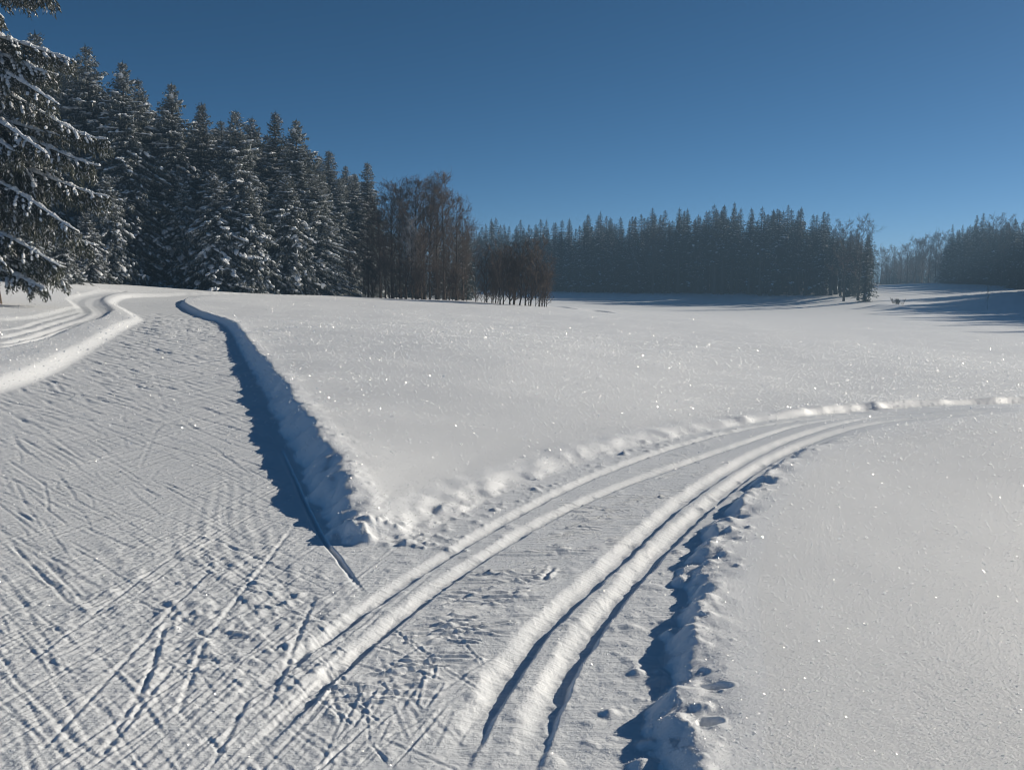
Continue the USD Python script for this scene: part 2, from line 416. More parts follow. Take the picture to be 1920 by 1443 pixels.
sr = np.random.default_rng(21)
pathline = (E_PATH_R[::4] + np.array([-0.2, 0]))
for k in range(6500):
    Y = 2.4 + (40 - 2.4) * sr.random() ** 1.45
    cx = np.interp(Y, [2, 5.4, 8, 12, 20, 30, 38], [-0.3, -1.3, -2.2, -3.4, -5.6, -9, -12.5])
    X = cx - sr.random() * np.interp(Y, [2, 8, 14, 40], [3.2, 4.2, 4.0, 3.6])
    head = math.atan2(-0.33, 0.95)
    kind = sr.random()
    if kind < 0.60:
        a = head + math.radians(sr.normal(34, 4)); L = sr.uniform(0.8, 3.2); dep, w, bm = sr.uniform(0.0015, 0.005), sr.uniform(0.006, 0.012), 0.8
    elif kind < 0.94:
        a = head - math.radians(sr.normal(23, 5)); L = sr.uniform(0.4, 1.7); dep, w, bm = sr.uniform(0.0015, 0.006), sr.uniform(0.006, 0.014), 0.7
    else:
        a = head + math.radians(sr.normal(0, 30)); L = sr.uniform(0.2, 0.8); dep, w, bm = sr.uniform(0.0015, 0.004), sr.uniform(0.005, 0.011), 0.6
    far_ = np.interp(Y, [3, 7, 12, 30], [0.28, 0.5, 1.15, 3.2]); dep *= far_; w *= np.interp(Y, [3, 8, 14, 30], [0.9, 1.1, 1.7, 3.0]); L *= np.interp(Y, [4, 12], [1.0, 1.35])
    stroke(X - math.sin(a) * L / 2, Y - math.cos(a) * L / 2, X + math.sin(a) * L / 2, Y + math.cos(a) * L / 2, dep, w, bm, sr.normal(0, 0.02))
# the strokes that stand out
for a, b, dep, w in [((553, 985), (385, 1200), .026, .022), ((385, 1200), (330, 1345), .018, .022), ((0, 1283), (400, 985), .022, .022), ((0, 1210), (395, 1010), .02, .02), ((50, 1437), (400, 1060), .026, .024),
                     ((10, 962), (398, 868), .018, .022), ((40, 1003), (330, 935), .016, .02), ((180, 905), (395, 833), .015, .02), ((260, 880), (300, 790), .01, .015), ((300, 800), (455, 735), .013, .02),
                     ((30, 815), (130, 875), .05, .035), ((100, 820), (158, 862), .035, .028), ((10, 860), (100, 920), .03, .025), ((0, 745), (60, 775), .02, .025), ((20, 1020), (130, 1130), .02, .022),
                     ((180, 1437), (300, 1230), .025, .03), ((200, 1410), (330, 1240), .022, .025), ((250, 1350), (310, 1170), .02, .02), ((395, 1437), (470, 1300), .03, .04), ((500, 1330), (590, 1120), .022, .02),
                     ((80, 1050), (160, 1130), .02, .02), ((40, 1280), (140, 1385), .018, .02),
                     ((500, 1060), (640, 1040), .012, .012), ((560, 1090), (700, 1075), .01, .012), ((100, 1010), (260, 960), .012, .018), ((250, 1120), (420, 985), .015, .018), ((330, 1060), (480, 960), .014, .018)]:
    (x0, y0), (x1, y1) = ground(*a), ground(*b)
    stroke(x0, y0, x1, y1, min(dep, 0.020) * 0.23, min(w, 0.020) * 0.55, 0.6)
# cross ridges trampled between the two pairs of grooves
for k in range(150):
    t = sr.random()
    px, py = 1330 - 640 * t + sr.normal(0, 26), 880 + 430 * t ** 1.3 + sr.normal(0, 22)
    x, y = ground(px, py)
    a = math.radians(sr.normal(78, 18)); L = sr.uniform(0.05, 0.22)
    stroke(x - math.sin(a) * L, y - math.cos(a) * L, x + math.sin(a) * L, y + math.cos(a) * L, sr.uniform(0.004, 0.010), sr.uniform(0.008, 0.015), 1.0)
# fishbone scuffs below them
for k in range(70):
    px, py = sr.uniform(600, 880), sr.uniform(1180, 1430)
    x, y = ground(px, py)
    a = math.radians(sr.normal(-32, 14) if sr.random() < 0.6 else sr.normal(20, 12)); L = sr.uniform(0.06, 0.25)
    stroke(x - math.sin(a) * L, y - math.cos(a) * L, x + math.sin(a) * L, y + math.cos(a) * L, sr.uniform(0.001, 0.003), sr.uniform(0.005, 0.011), 1.0)

# ski grooves: rounded, with pressed shoulders
H = H2.ravel()
groove_mask = np.zeros(gx.shape)
nearidx = np.nonzero(near)[0]
for pts, depth, half in GROOVES:
    p = line(pts, n=5)
    if depth < 0.05 and len(pts) > 11:
        st = np.r_[0, np.cumsum(np.linalg.norm(np.diff(p, axis=0), axis=1))]
        q = np.linspace(0, st[-1], 260)
        p = np.stack([np.interp(q, st, p[:, k]) for k in range(2)], 1)
        kern = np.hanning(2 * int(1.1 / (q[1] + 1e-9)) + 3); kern /= kern.sum(); h_ = len(kern) // 2
        pad = np.vstack([2 * p[0] - p[h_:0:-1], p, 2 * p[-1] - p[-2:-h_ - 2:-1]])
        p = np.stack([np.convolve(pad[:, k], kern, 'valid') for k in range(2)], 1)
    lo, hi = p.min(0) - 3 * half - 0.3, p.max(0) + 3 * half + 0.3
    box_ = np.nonzero((xs > lo[0]) & (xs < hi[0]) & (ys > lo[1]) & (ys < hi[1]))[0]
    bx_, by_, bs_ = xs[box_], ys[box_], ss[box_]
    coarse = seg_dist(bx_, by_, p[::max(1, len(p) // 24)])[0] < 0.6 + 3 * half
    box_, bx_, by_, bs_ = box_[coarse], bx_[coarse], by_[coarse], bs_[coarse]
    sd_, arc = seg_dist(bx_, by_, p, True)
    d = np.abs(sd_)
    Ltot = np.linalg.norm(np.diff(p, axis=0), axis=1).sum()
    taper = np.clip(arc / 0.5, 0, 1) * np.clip((Ltot - arc) / 0.7, 0, 1)
    hw = np.maximum(half, 0.8 * bs_) * (1 + 0.07 * noise(bx_, by_, 0.5, 30) + 0.02 * noise(bx_, by_, 0.06, 31))
    q_ = sd_ / hw + 0.10 * noise(bx_, by_, 0.12, 34)
    # worn on the side away from the sun into a long slope, cut steep on the other
    prof = sstep(-1.35, -0.15, q_) * sstep(0.80, 0.42, q_) if depth < 0.037 and half < 0.1 else np.clip(1 - (d / hw) ** 2, 0, 1)
    at_ = nearidx[box_]
    H[at_] += -taper * depth * prof * np.clip(half / hw, 0.5, 1) * np.clip(half / hw, 0.3, 1) + taper * prof * 0.0008 * noise(bx_, by_, 0.03, 33) * np.clip(1.5 - bs_ / 0.03, 0, 1)
    groove_mask[at_] = np.maximum(groove_mask[at_], prof * taper)

# footprints and broken crust along the right edge of the ski track
fp = np.random.default_rng(5)


def hollow(px, py, depth, rx, ry, rot, rim=0.35):
    x, y = ground(px, py, 0.14)
    si, sj = arcs(x, y, x, y, 3 * max(rx, ry))
    X, Y, h = GX[si, sj] - x, GY[si, sj] - y, H2[si, sj]
    c, s = math.cos(rot), math.sin(rot)
    u, w = (c * X + s * Y) / rx, (-s * X + c * Y) / ry
    q = np.sqrt(u * u + w * w) + 0.28 * noise(X + x, Y + y, 0.09, 40) + 0.15 * noise(X + x, Y + y, 0.035, 41)
    h += -depth * sstep(1.25, 0.35, q) + 0.10 * depth * np.exp(-((q - 1.35) / 0.25) ** 2)


H2 = H.reshape(NR, NA)
for px, py, dep, rx, ry, rot in [(1340, 1264, .02, .055, .02, -0.1), (1332, 1328, .04, .04, .035, 0.3), 
                                 (1375, 955, .035, .08, .12, -.5), (1432, 890, .05, .10, .12, -.6)]:
    hollow(px, py, dep, rx, ry, rot)
for k in range(60):
    t = fp.random()
    px, py = np.interp(t, [0, .3, .6, 1], [1200, 1260, 1330, 1450]) + fp.normal(0, 18), np.interp(t, [0, .3, .6, 1], [1430, 1200, 1020, 880])
    x, y = ground(px, py, 0.1)
    si, sj = arcs(x, y, x, y, 0.2)
    q = np.hypot(GX[si, sj] - x, GY[si, sj] - y) / fp.uniform(0.02, 0.045)
    H2[si, sj] += fp.uniform(0.006, 0.02) * np.exp(-q ** 2)
# snow clods on the banks
for edge, n, off in ((E_PATH_R[:60], 420, 0.30), (E_TRACK_U[:70], 420, 0.12), (E_TRACK_R[:50], 220, 0.05)):
    for k in range(n):
        i = fp.integers(0, len(edge) - 1)
        p = edge[i] + (edge[i + 1] - edge[i]) * fp.random()
        nrm = np.array([(edge[i + 1] - edge[i])[1], -(edge[i + 1] - edge[i])[0]])
        nrm /= np.linalg.norm(nrm) + 1e-9
        x, y = p + nrm * fp.normal(off, 0.12) * (1 if edge is not E_TRACK_U[:70] else -1)
        rad = 0.010 + 0.028 * fp.random() ** 3
        si, sj = arcs(x, y, x, y, 4 * rad)
        q = np.hypot(GX[si, sj] - x, GY[si, sj] - y) / np.maximum(rad, 0.7 * SP[si, sj])
        H2[si, sj] += rad * fp.uniform(0.2, 0.6) * np.exp(-q ** 2)

# drift ridge and hollow far off on the right, small drifts under the wood's edge
for px, py, Y, hgt, rx, ry in ((1668, 573, 150, 0.8, 3.0, 3.0), (500, 651, 24, 0.06, 0.5, 0.5), (120, 538, 56, 0.2, 2.5, 3), (620, 558, 84, 0.25, 1.6, 2), (1230, 556, 200, .5, 8, 6)):
    c = at_depth(px, py, Y)
    H += hgt * np.exp(-((gx - c[0]) / rx) ** 2 - ((gy - c[1]) / ry) ** 2)

# mesh
V = np.stack([gx, gy, H], 1)
idx = np.arange(NR * NA).reshape(NR, NA)
nxt = np.roll(idx, -1, 1)
Q = np.stack([idx[:-1], idx[1:], nxt[1:], nxt[:-1]], -1).reshape(-1, 4)[:, ::-1]
e1, e2 = V[Q[:, 2]] - V[Q[:, 0]], V[Q[:, 3]] - V[Q[:, 1]]
fn = np.cross(e1, e2)
if fn[:, 2].mean() < 0:
    Q = Q[:, ::-1]; fn = -fn
N = np.zeros_like(V)
for k in range(4):
    for c in range(3):
        N[:, c] += np.bincount(Q[:, k], fn[:, c], len(V))
N /= np.linalg.norm(N, axis=1, keepdims=True) + 1e-12
hole = len(V)
V = np.vstack([V, [[0, 0, H[:NA].mean()]]]); N = np.vstack([N, [[0, 0, 1]]])
cap = np.stack([np.full(NA, hole), np.roll(idx[0], -1), idx[0]], 1)

cm, cr, cl, cs_ = (q[Q].mean(1) for q in (s_m, s_r, s_l, s_s))
cx, cy = gx[Q].mean(1), gy[Q].mean(1)
cr_r = np.hypot(cx, cy)
pa, pb = ground(700, 1034), ground(400, 1345)
right_of = (cx - pa[0]) * (pb[1] - pa[1]) - (cy - pa[1]) * (pb[0] - pa[0]) < 0
code = np.zeros(len(Q), int)                                   # 0 snow_field
trail_f = (cm < 0) & (cr < 0) & (cl < 0) & (cr_r < 130)
code[trail_f] = 1
track_f = trail_f & right_of
code[track_f] = 2
code[(cs_ > 0) & (cl > 0) & (cr_r < 130)] = 3
code[(cm > 0) & (cm < 0.45) & (cr_r < 75)] = 4
code[(cr > 0) & (cr < 0.40) & (cr_r < 40)] = 5
code[(cl > 0) & (cl < 1.1) & (cr_r < 75) & (code != 3)] = 6
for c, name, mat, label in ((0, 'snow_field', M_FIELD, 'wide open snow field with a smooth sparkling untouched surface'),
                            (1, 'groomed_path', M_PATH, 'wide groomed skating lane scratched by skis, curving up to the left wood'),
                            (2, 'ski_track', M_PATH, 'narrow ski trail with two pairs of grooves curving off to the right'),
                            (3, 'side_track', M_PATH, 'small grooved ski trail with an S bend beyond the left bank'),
                            (4, 'snow_bank', M_BANK, 'ragged ploughed snow bank edging the middle field, in blue shade along the lane'),
                            (5, 'snow_bank', M_BANK, 'low trampled snow edge with footprints right of the grooved ski trail'),
                            (6, 'snow_bank', M_BANK, 'smooth bright rounded snow bank on the left of the lane')):
    q = Q[code == c]
    used, inv = np.unique(q, return_inverse=True)
    q = inv.reshape(q.shape)
    vv, nn = V[used], N[used]
    path = '/World/' + numbered(name)
    if c == 1:
        # the small cap under the standpoint
        q3 = np.vstack([q[:, [0, 1, 2]], q[:, [0, 2, 3]]])
        o = len(vv)
        vv, nn = np.vstack([vv, V[np.r_[idx[0], hole]]]), np.vstack([nn, N[np.r_[idx[0], hole]]])
        c3 = np.stack([np.full(NA, o + NA), o + np.roll(np.arange(NA), -1), o + np.arange(NA)], 1)
        q = np.vstack([q3, c3])
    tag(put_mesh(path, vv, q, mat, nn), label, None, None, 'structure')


def field_z(x, y):
    """height of the snow at a point, read off the sheet"""
    rr, aa = math.hypot(x, y), math.atan2(x, y)
    i = np.clip(np.searchsorted(RINGS, rr), 1, NR - 1)
    if aa < A_in[0] or aa > A_in[-1]:
        aa2 = aa % (2 * math.pi)
        j = np.clip(np.searchsorted(ANG, aa2) if aa2 > A_in[-1] else 0, 1, NA - 1)
    else:
        j = np.clip(np.searchsorted(A_in, aa), 1, len(A_in) - 1)
    return float(H.reshape(NR, NA)[i - 1:i + 1, j - 1:j + 1].min())


# ------------------------------------------------------------------ trees
UP = np.array([0, 0, 1.0])


def unit(v):
    return v / (np.linalg.norm(v, axis=-1, keepdims=True) + 1e-12)


class Parts:
    def __init__(self):
        self.v, self.f, self.n = [], [], 0

    def add(self, v, f):
        self.v.append(v); self.f.append(f + self.n); self.n += len(v)

    def get(self):
        return np.vstack(self.v), np.vstack(self.f)


def kites(P, base, d, side, L, w, mid=0.45):
    """small pointed sprays: two triangles each"""
    n = len(base)
    L, w = np.broadcast_to(L, n)[:, None], np.broadcast_to(w, n)[:, None]
    m = base + d * L * mid
    v = np.stack([base, m - side * w / 2, base + d * L, m + side * w / 2], 1).reshape(-1, 3)
    k = np.arange(n)[:, None] * 4
    P.add(v, np.vstack([k + [0, 1, 2], k + [0, 2, 3]]))


def prisms(P, p0, p1, r0, r1, k=4):
    p0, p1 = np.atleast_2d(p0), np.atleast_2d(p1)
    n = len(p0)
    d = unit(p1 - p0)
    a = unit(np.cross(d, np.where(np.abs(d[:, 2:]) > 0.9, [[1.0, 0, 0]], [[0, 0, 1.0]])))
    b = np.cross(d, a)
    t = np.arange(k) * 2 * np.pi / k
    ring = np.cos(t)[None, :, None] * a[:, None] + np.sin(t)[None, :, None] * b[:, None]
    r0, r1 = np.broadcast_to(r0, n)[:, None, None], np.broadcast_to(r1, n)[:, None, None]
    v = np.concatenate([p0[:, None] + ring * r0, p1[:, None] + ring * r1], 1).reshape(-1, 3)
    f = []
    for i in range(k):
        j = (i + 1) % k
        f += [[i, j, k + j], [i, k + j, k + i]]
    f = np.array(f)
    P.add(v, (np.arange(n)[:, None, None] * 2 * k + f[None]).reshape(-1, 3))


def trunk_mesh(P, H_, r_, rs, k=9, lean=0.0, wob=0.06):
    z = np.r_[-0.03, np.linspace(0, 1, 9)] * H_
    c = np.stack([lean * z + wob * np.cumsum(rs.normal(0, 0.25, len(z))) * (z > 0), wob * np.cumsum(rs.normal(0, 0.25, len(z))) * (z > 0), z], 1)
    rad = r_ * np.maximum(0.05, (1 - np.clip(z / H_, 0, 1)) ** 0.85) * (1 + 0.45 * np.exp(-np.maximum(z, 0) / 0.35))
    t = np.arange(k) * 2 * np.pi / k
    v = (c[:, None] + rad[:, None, None] * np.stack([np.cos(t), np.sin(t), 0 * t], 1)[None] * (1 + 0.06 * rs.normal(size=(len(z), k, 1)))).reshape(-1, 3)
    f = []
    for i in range(len(z) - 1):
        for j in range(k):
            a, b = i * k + j, i * k + (j + 1) % k
            f += [[a, b, b + k], [a, b + k, a + k]]
    P.add(v, np.array(f))
    return c


def blobs(P, c, axis, L, w, h, rs):
    """pillows of snow: a rounded hexagonal dome with a closed underside, lying along axis"""
    n = len(c)
    side = unit(np.cross(axis, UP) + 1e-6)
    up = np.cross(side, axis)
    t = np.arange(6) * np.pi / 3
    vs = []
    for ring, zz in ((1.0, 0.0), (0.72, 0.62)):
        jit = 1 + 0.22 * rs.normal(size=(n, 6))
        vs.append(c[:, None] + ring * (np.cos(t)[None, :] * jit)[..., None] * (axis * L[:, None])[:, None] + ring * (np.sin(t)[None, :] * jit)[..., None] * (side * w[:, None])[:, None] + zz * (up * h[:, None])[:, None])
    top = (c + up * h[:, None])[:, None]
    bot = (c - up * 0.25 * h[:, None])[:, None]
    v = np.concatenate(vs + [top, bot], 1).reshape(-1, 3)
    f = []
    for i in range(6):
        j = (i + 1) % 6
        f += [[i, j, 6 + j], [i, 6 + j, 6 + i], [6 + i, 6 + j, 12], [j, i, 13]]
    P.add(v, (np.arange(n)[:, None, None] * 14 + np.array(f)[None]).reshape(-1, 3))


def spruce(seed, H_, R, clear=0.02, step=0.42, twig=0.17, fat=1.0, snow=0.5, droop=0.55, nb=6, rime=0.5, shape=1.0, pillow=1.0, layers=1):
    """(trunk, crown, snow) of a spruce: whorls of drooping boughs with side sprays, hanging twigs and snow lying on them"""
    rs = np.random.default_rng(seed)
    tr, cr, sn, ri = Parts(), Parts(), Parts(), Parts()
    trunk_mesh(tr, H_, 0.012 * H_ + 0.05, rs)
    z = clear * H_ + 0.15
    lop = rs.normal(0, 0.10, 12)
    while z < H_ * 0.985:
        t = z / H_
        prof = R * min((1 - t) ** shape, 1.55 * (1 - t)) * (0.88 if t > 0.12 else 0.75 + t) + 0.12
        prof *= 1 + 0.16 * math.sin(z * 1.9 + seed) * (t < 0.9)
        n = max(4, int(nb + rs.integers(-1, 2) - (t > 0.85)))
        a0 = rs.random() * 6.28
        for i in range(n):
            az = a0 + i * 2 * np.pi / n + rs.normal(0, 0.18)
            L = prof * rs.uniform(0.68, 1.12) * (1 + lop[int(az / (2 * np.pi) * 12) % 12])
            if rs.random() < 0.10:
                L *= rs.choice([0.5, 1.25])
            rise = np.interp(t, [0, 0.5, 0.85, 1.0], [0.05, 0.1, 0.45, 1.6]) + rs.normal(0, 0.07)
            bend = np.interp(t, [0, 0.6, 1.0], [droop, droop * 0.8, 0.15]) * rs.uniform(0.7, 1.3)
            out = np.array([math.cos(az), math.sin(az), 0])
            lat = np.array([-math.sin(az), math.cos(az), 0])
            m = max(3, int(L / twig))
            s = (np.arange(m) + rs.random(m)) / m
            s = np.clip(0.08 + 0.92 * s, 0, 1)

            def pos(s):
                s = np.asarray(s)[..., None]
                return np.array([0, 0, z]) + out * L * s + UP * L * (rise * s - bend * s ** 1.7 + 0.28 * bend * s ** 4)
            prisms(cr, pos([0, .5]), pos([.5, 1.0]), [0.018 + 0.008 * L, 0.012 + 0.004 * L], [0.012 + 0.004 * L, 0.006], 3)
            tang = unit(pos(s + 0.04) - pos(s - 0.04))
            for sg in (-1, 1) * layers:
                s = np.clip(s + rs.uniform(-0.5, 0.5, m) / m, 0.06, 1)
                b = pos(s)
                d = unit(tang * rs.uniform(0.5, 0.9, (m, 1)) + sg * lat * rs.uniform(0.6, 1.1, (m, 1)) - UP * rs.uniform(0.05, 0.65, (m, 1)))
                ll = np.minimum((0.16 + 0.28 * np.sqrt(L) * (1.05 - s)) * fat, 0.12 + 0.42 * L) * rs.uniform(0.7, 1.3, m)
                hf = min(1.0, 0.25 + 0.5 * L) * fat
                roll = rs.normal(0, 0.6, m)[:, None]
                flat_ = unit(np.cross(d, UP))
                sd = unit(flat_ * np.cos(roll) + np.cross(d, flat_) * np.sin(roll))
                kites(cr, b, d, sd, ll, (0.07 + 0.15 * ll) * hf)
                # hanging twigs
                hb = b + d * (ll * rs.uniform(0.2, 0.9, m))[:, None]
                hd = unit(-UP + 0.35 * rs.normal(size=(m, 3)) + 0.25 * tang)
                hs = unit(np.cross(hd, rs.normal(size=(m, 3))))
                kites(cr, hb, hd, hs, rs.uniform(0.18, 0.42, m) * hf, rs.uniform(0.06, 0.11, m) * hf)
                # rime and snow on the sprays
                k = rs.random(m) < rime
                if k.any():
                    up_ = np.cross(flat_, d); up_ *= np.sign(up_[:, 2:] + 1e-9)
                    kites(ri, b[k] + UP * 0.02 + d[k] * (ll[k] * 0.12)[:, None], d[k], unit(flat_ + 0.3 * np.cross(d, flat_) * rs.normal(size=(m, 1)))[k], ll[k] * 0.95, (0.06 + 0.14 * ll[k]) * hf)
                    kh = k & (rs.random(m) < 0.85)
                    if kh.any():
                        kites(ri, hb[kh] + (out * 0.03 + UP * 0.02), hd[kh], hs[kh], rs.uniform(0.15, 0.3, kh.sum()) * hf, rs.uniform(0.05, 0.08, kh.sum()) * hf)
            # tip spray
            tp, td = pos([0.93]), unit(pos([1.0]) - pos([0.9]))
            kites(cr, tp, td, unit(np.cross(td, UP)), np.array([0.1 + 0.15 * min(L, 1.0) * fat]), np.array([0.08 * fat]))
            load = rs.choice([0.35, 1.0, 2.2], p=[.4, .35, .25])
            ns = rs.poisson(snow * m * 0.55 * load * (1 + 1.3 * t))
            if ns:
                q = rs.uniform(0.25, 1.0, ns)
                c = pos(q) + lat * rs.normal(0, 0.10 + 0.05 * L, (ns, 1)) + UP * 0.03
                ax = unit(unit(pos(q + 0.04) - pos(q - 0.04)) + 0.5 * rs.normal(size=(ns, 3)) * [1, 1, 0.3])
                sz = rs.uniform(0.6, 1.5, ns) * pillow * (0.8 + 0.25 * load)
                blobs(sn, c, ax, 0.17 * sz * hf, 0.10 * sz * hf, 0.085 * sz * hf, rs)
        z += step * (1 - 0.45 * t) * rs.uniform(0.8, 1.2)
    kites(cr, np.array([[0, 0, H_ * 0.97]] * 3), np.array([[0, 0, 1.0]] * 3), np.array([[1.0, 0, 0], [0.5, 0.86, 0], [-0.5, 0.86, 0]]), 0.11 * H_ ** 0.7, 0.10 * fat)
    return tr, cr, sn, ri


def broadleaf(seed, H_, spread, r_, fork=0.25, n1=16, n2=7, n3=6, stems=1, up=0.7, twig=0.010, k3=3):
    rs = np.random.default_rng(seed)
    tr, cr = Parts(), Parts()
    S0, S1, R0, R1 = [], [], [], []

    def limb(p, d, L, r0, r1, n, wob, rise):
        pts = [np.array(p, float)]
        for i in range(n):
            d = unit(d + wob * rs.normal(size=3) + UP * rise)
            pts.append(pts[-1] + d * L / n)
        for i in range(n):
            S0.append(pts[i]); S1.append(pts[i + 1]); R0.append(r0 + (r1 - r0) * i / n); R1.append(r0 + (r1 - r0) * (i + 1) / n)
        return np.array(pts)
    for s in range(stems):
        h = H_ * (rs.uniform(0.65, 1.0) if stems > 1 else 1)
        lean = rs.normal(0, 0.12 if stems > 1 else 0.03, 2)
        base = rs.normal(0, 0.9, 2) * (stems > 1)
        T = Parts()
        c = trunk_mesh(T, h, r_ * (h / H_), rs, 6, 0, 0.10 if stems > 1 else 0.12)
        v, f = T.get()
        v[:, :2] += base + np.maximum(v[:, 2:], 0) * lean * (0.5 + 0.5 * v[:, 2:] / h)
        c[:, :2] += base + np.maximum(c[:, 2:], 0) * lean * (0.5 + 0.5 * c[:, 2:] / h)
        tr.add(v, f)
        for i in range(n1):
            t = fork + (1 - fork) * ((i + rs.random()) / n1) ** 0.9
            p = np.array([np.interp(t * h, c[:, 2], c[:, j]) for j in range(3)])
            az = i * 2.4 + rs.normal(0, 0.4)
            L1 = spread * (0.45 + 0.75 * math.sin(math.pi * min(1, (t - fork) / (1 - fork) * 0.75 + 0.22))) * rs.uniform(0.7, 1.15)
            d = unit(np.array([math.cos(az), math.sin(az), up * rs.uniform(0.7, 1.5)]))
            r1 = r_ * 0.32 * (1 - t) + 0.022
            a = limb(p, d, L1, r1, 0.012, 4, 0.14, 0.10)
            for j in range(n2):
                q = rs.uniform(0.25, 1.0)
                b = np.array([np.interp(q * 4, np.arange(5), a[:, k]) for k in range(3)])
                d2 = unit(unit(a[-1] - a[0]) * 0.8 + rs.normal(size=3) * 0.75 + UP * 0.25)
                L2 = L1 * rs.uniform(0.28, 0.55)
                bb = limb(b, d2, L2, 0.014, 0.008, 2, 0.18, 0.10)
                for k in range(n3):
                    e = bb[0] + (bb[-1] - bb[0]) * rs.uniform(0.2, 1.0)
                    limb(e, unit(unit(bb[-1] - bb[0]) * 0.7 + rs.normal(size=3) * 0.7 + UP * 0.15), L2 * rs.uniform(0.4, 0.9), twig, twig * 0.6, 2, 0.2, 0.05)
    prisms(cr, np.array(S0), np.array(S1), np.array(R0), np.array(R1), k3)
    return tr, cr


def shape(name, parts):
    """a class prim holding one kind's parts, for the trees to refer to"""
    c = stage.CreateClassPrim('/World/' + name)
    for pname, P, mat in parts:
        if P is None:
            continue
        v, f = P.get()
        p = put_mesh(f'/World/{name}/{pname}', v, f, mat)
        if pname in ('snow', 'rime'):
            tag(p, kind='stuff')
    return c.GetPath()


SHAPES = {}


def add_spruce(key, crown=None, snowmat=None, **k):
    t, c, s, r_ = spruce(**k)
    SHAPES[key] = (shape(key + '_shape', [('trunk', t, M_BARK), ('crown', c, crown or M_NEEDLE), ('snow', s if s.v else None, M_TSNOW), ('rime', r_ if r_.v else None, snowmat or M_FROSTNEEDLE)]), k['H_'])


def add_leafless(key, mat, **k):
    t, c = broadleaf(**k)
    SHAPES[key] = (shape(key + '_shape', [('trunk', t, M_BARK), ('crown', c, mat)]), k['H_'])


add_spruce('tall_spruce', seed=11, H_=20, R=4.6, snow=0.35, rime=0.95, droop=0.95, layers=2, shape=0.8)
add_spruce('broad_spruce', seed=12, H_=18, R=5.0, snow=0.4, rime=0.95, droop=0.85, shape=0.7, layers=2)
add_spruce('slim_spruce', seed=13, H_=18, R=3.8, snow=0.28, rime=0.95, droop=0.95, layers=2, shape=0.8)
add_spruce('rough_spruce', seed=14, H_=18, R=4.7, snow=0.3, rime=0.95, droop=1.0, shape=0.7, step=0.5, layers=2)
add_spruce('young_spruce', seed=15, H_=10, R=3.6, snow=0.42, rime=1.0, droop=1.0, step=0.36, pillow=1.15, shape=0.7, layers=2)
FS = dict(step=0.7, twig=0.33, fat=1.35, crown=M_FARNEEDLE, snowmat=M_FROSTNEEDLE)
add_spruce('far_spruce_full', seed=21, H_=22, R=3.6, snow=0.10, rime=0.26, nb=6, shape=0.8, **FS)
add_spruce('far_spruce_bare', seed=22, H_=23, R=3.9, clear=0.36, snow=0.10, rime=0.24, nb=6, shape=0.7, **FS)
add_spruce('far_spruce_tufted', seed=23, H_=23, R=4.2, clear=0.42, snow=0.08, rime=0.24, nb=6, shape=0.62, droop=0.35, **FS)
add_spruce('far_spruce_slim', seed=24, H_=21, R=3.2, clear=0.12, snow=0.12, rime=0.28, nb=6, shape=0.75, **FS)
add_leafless('alder', M_TWIG, seed=31, H_=12, spread=2.8, r_=0.16, fork=0.18, n1=32, n2=8, n3=7, twig=0.011)
add_leafless('birch', M_TWIG, seed=32, H_=13, spread=2.4, r_=0.15, fork=0.2, n1=32, n2=9, n3=7, twig=0.011, up=1.1)
add_leafless('bush', M_TWIG, seed=33, H_=5.8, spread=1.3, r_=0.06, fork=0.03, n1=17, n2=7, n3=5, stems=7, up=0.9, twig=0.007)
add_leafless('frosted_tree', M_FROSTTWIG, seed=34, H_=10, spread=2.0, r_=0.11, fork=0.15, n1=22, n2=8, n3=6, twig=0.014)
add_leafless('far_broadleaf', M_TWIG, seed=35, H_=16, spread=3.6, r_=0.2, fork=0.22, n1=20, n2=8, n3=6, twig=0.02)
add_leafless('far_frosted', M_GREYTWIG, seed=36, H_=14, spread=3.4, r_=0.2, fork=0.1, n1=28, n2=9, n3=7, twig=0.02)
add_leafless('shrub', M_TWIG, seed=37, H_=1.6, spread=0.6, r_=0.02, fork=0.05, n1=10, n2=4, n3=2, stems=5, up=1.2, twig=0.004)

tr_rng = np.random.default_rng(99)
KIND = {'spruce_tree': 'spruce', 'bare_tree': 'bare tree', 'bush': 'bush'}


def plant(name, key, x, y, height, label, group, widen=1.0, cat=None, spin=None, sink=0.05):
    path, h0 = SHAPES[key]
    X = UsdGeom.Xform.Define(stage, '/World/' + numbered(name))
    p = X.GetPrim()
    p.GetReferences().AddInternalReference(path)
    s = height / h0
    X.AddTranslateOp().Set(Gf.Vec3d(float(x), float(y), field_z(x, y) - sink))
    X.AddRotateZOp().Set(float(tr_rng.uniform(0, 360) if spin is None else spin))
    X.AddScaleOp().Set(Gf.Vec3f(float(s * widen), float(s * widen), float(s)))
    p.SetInstanceable(True)
    tag(p, label, cat or KIND[name], group)
    return p


def spot(px, Y):
    d = ray(px, 548)
    return d[0] / d[1] * Y


def tree_px(name, key, px, top, Y, label, group, widen=1.0, **k):
    x = spot(px, Y)
    d = ray(px, top)
    ztop = EYE + d[2] / d[1] * Y
    d2 = ray(px, top)
    x = 0.5 * (d2[0] / d2[1] * Y + x)
    return plant(name, key, x, Y, ztop - field_z(x, Y) + 0.05, label, group, widen, **k)


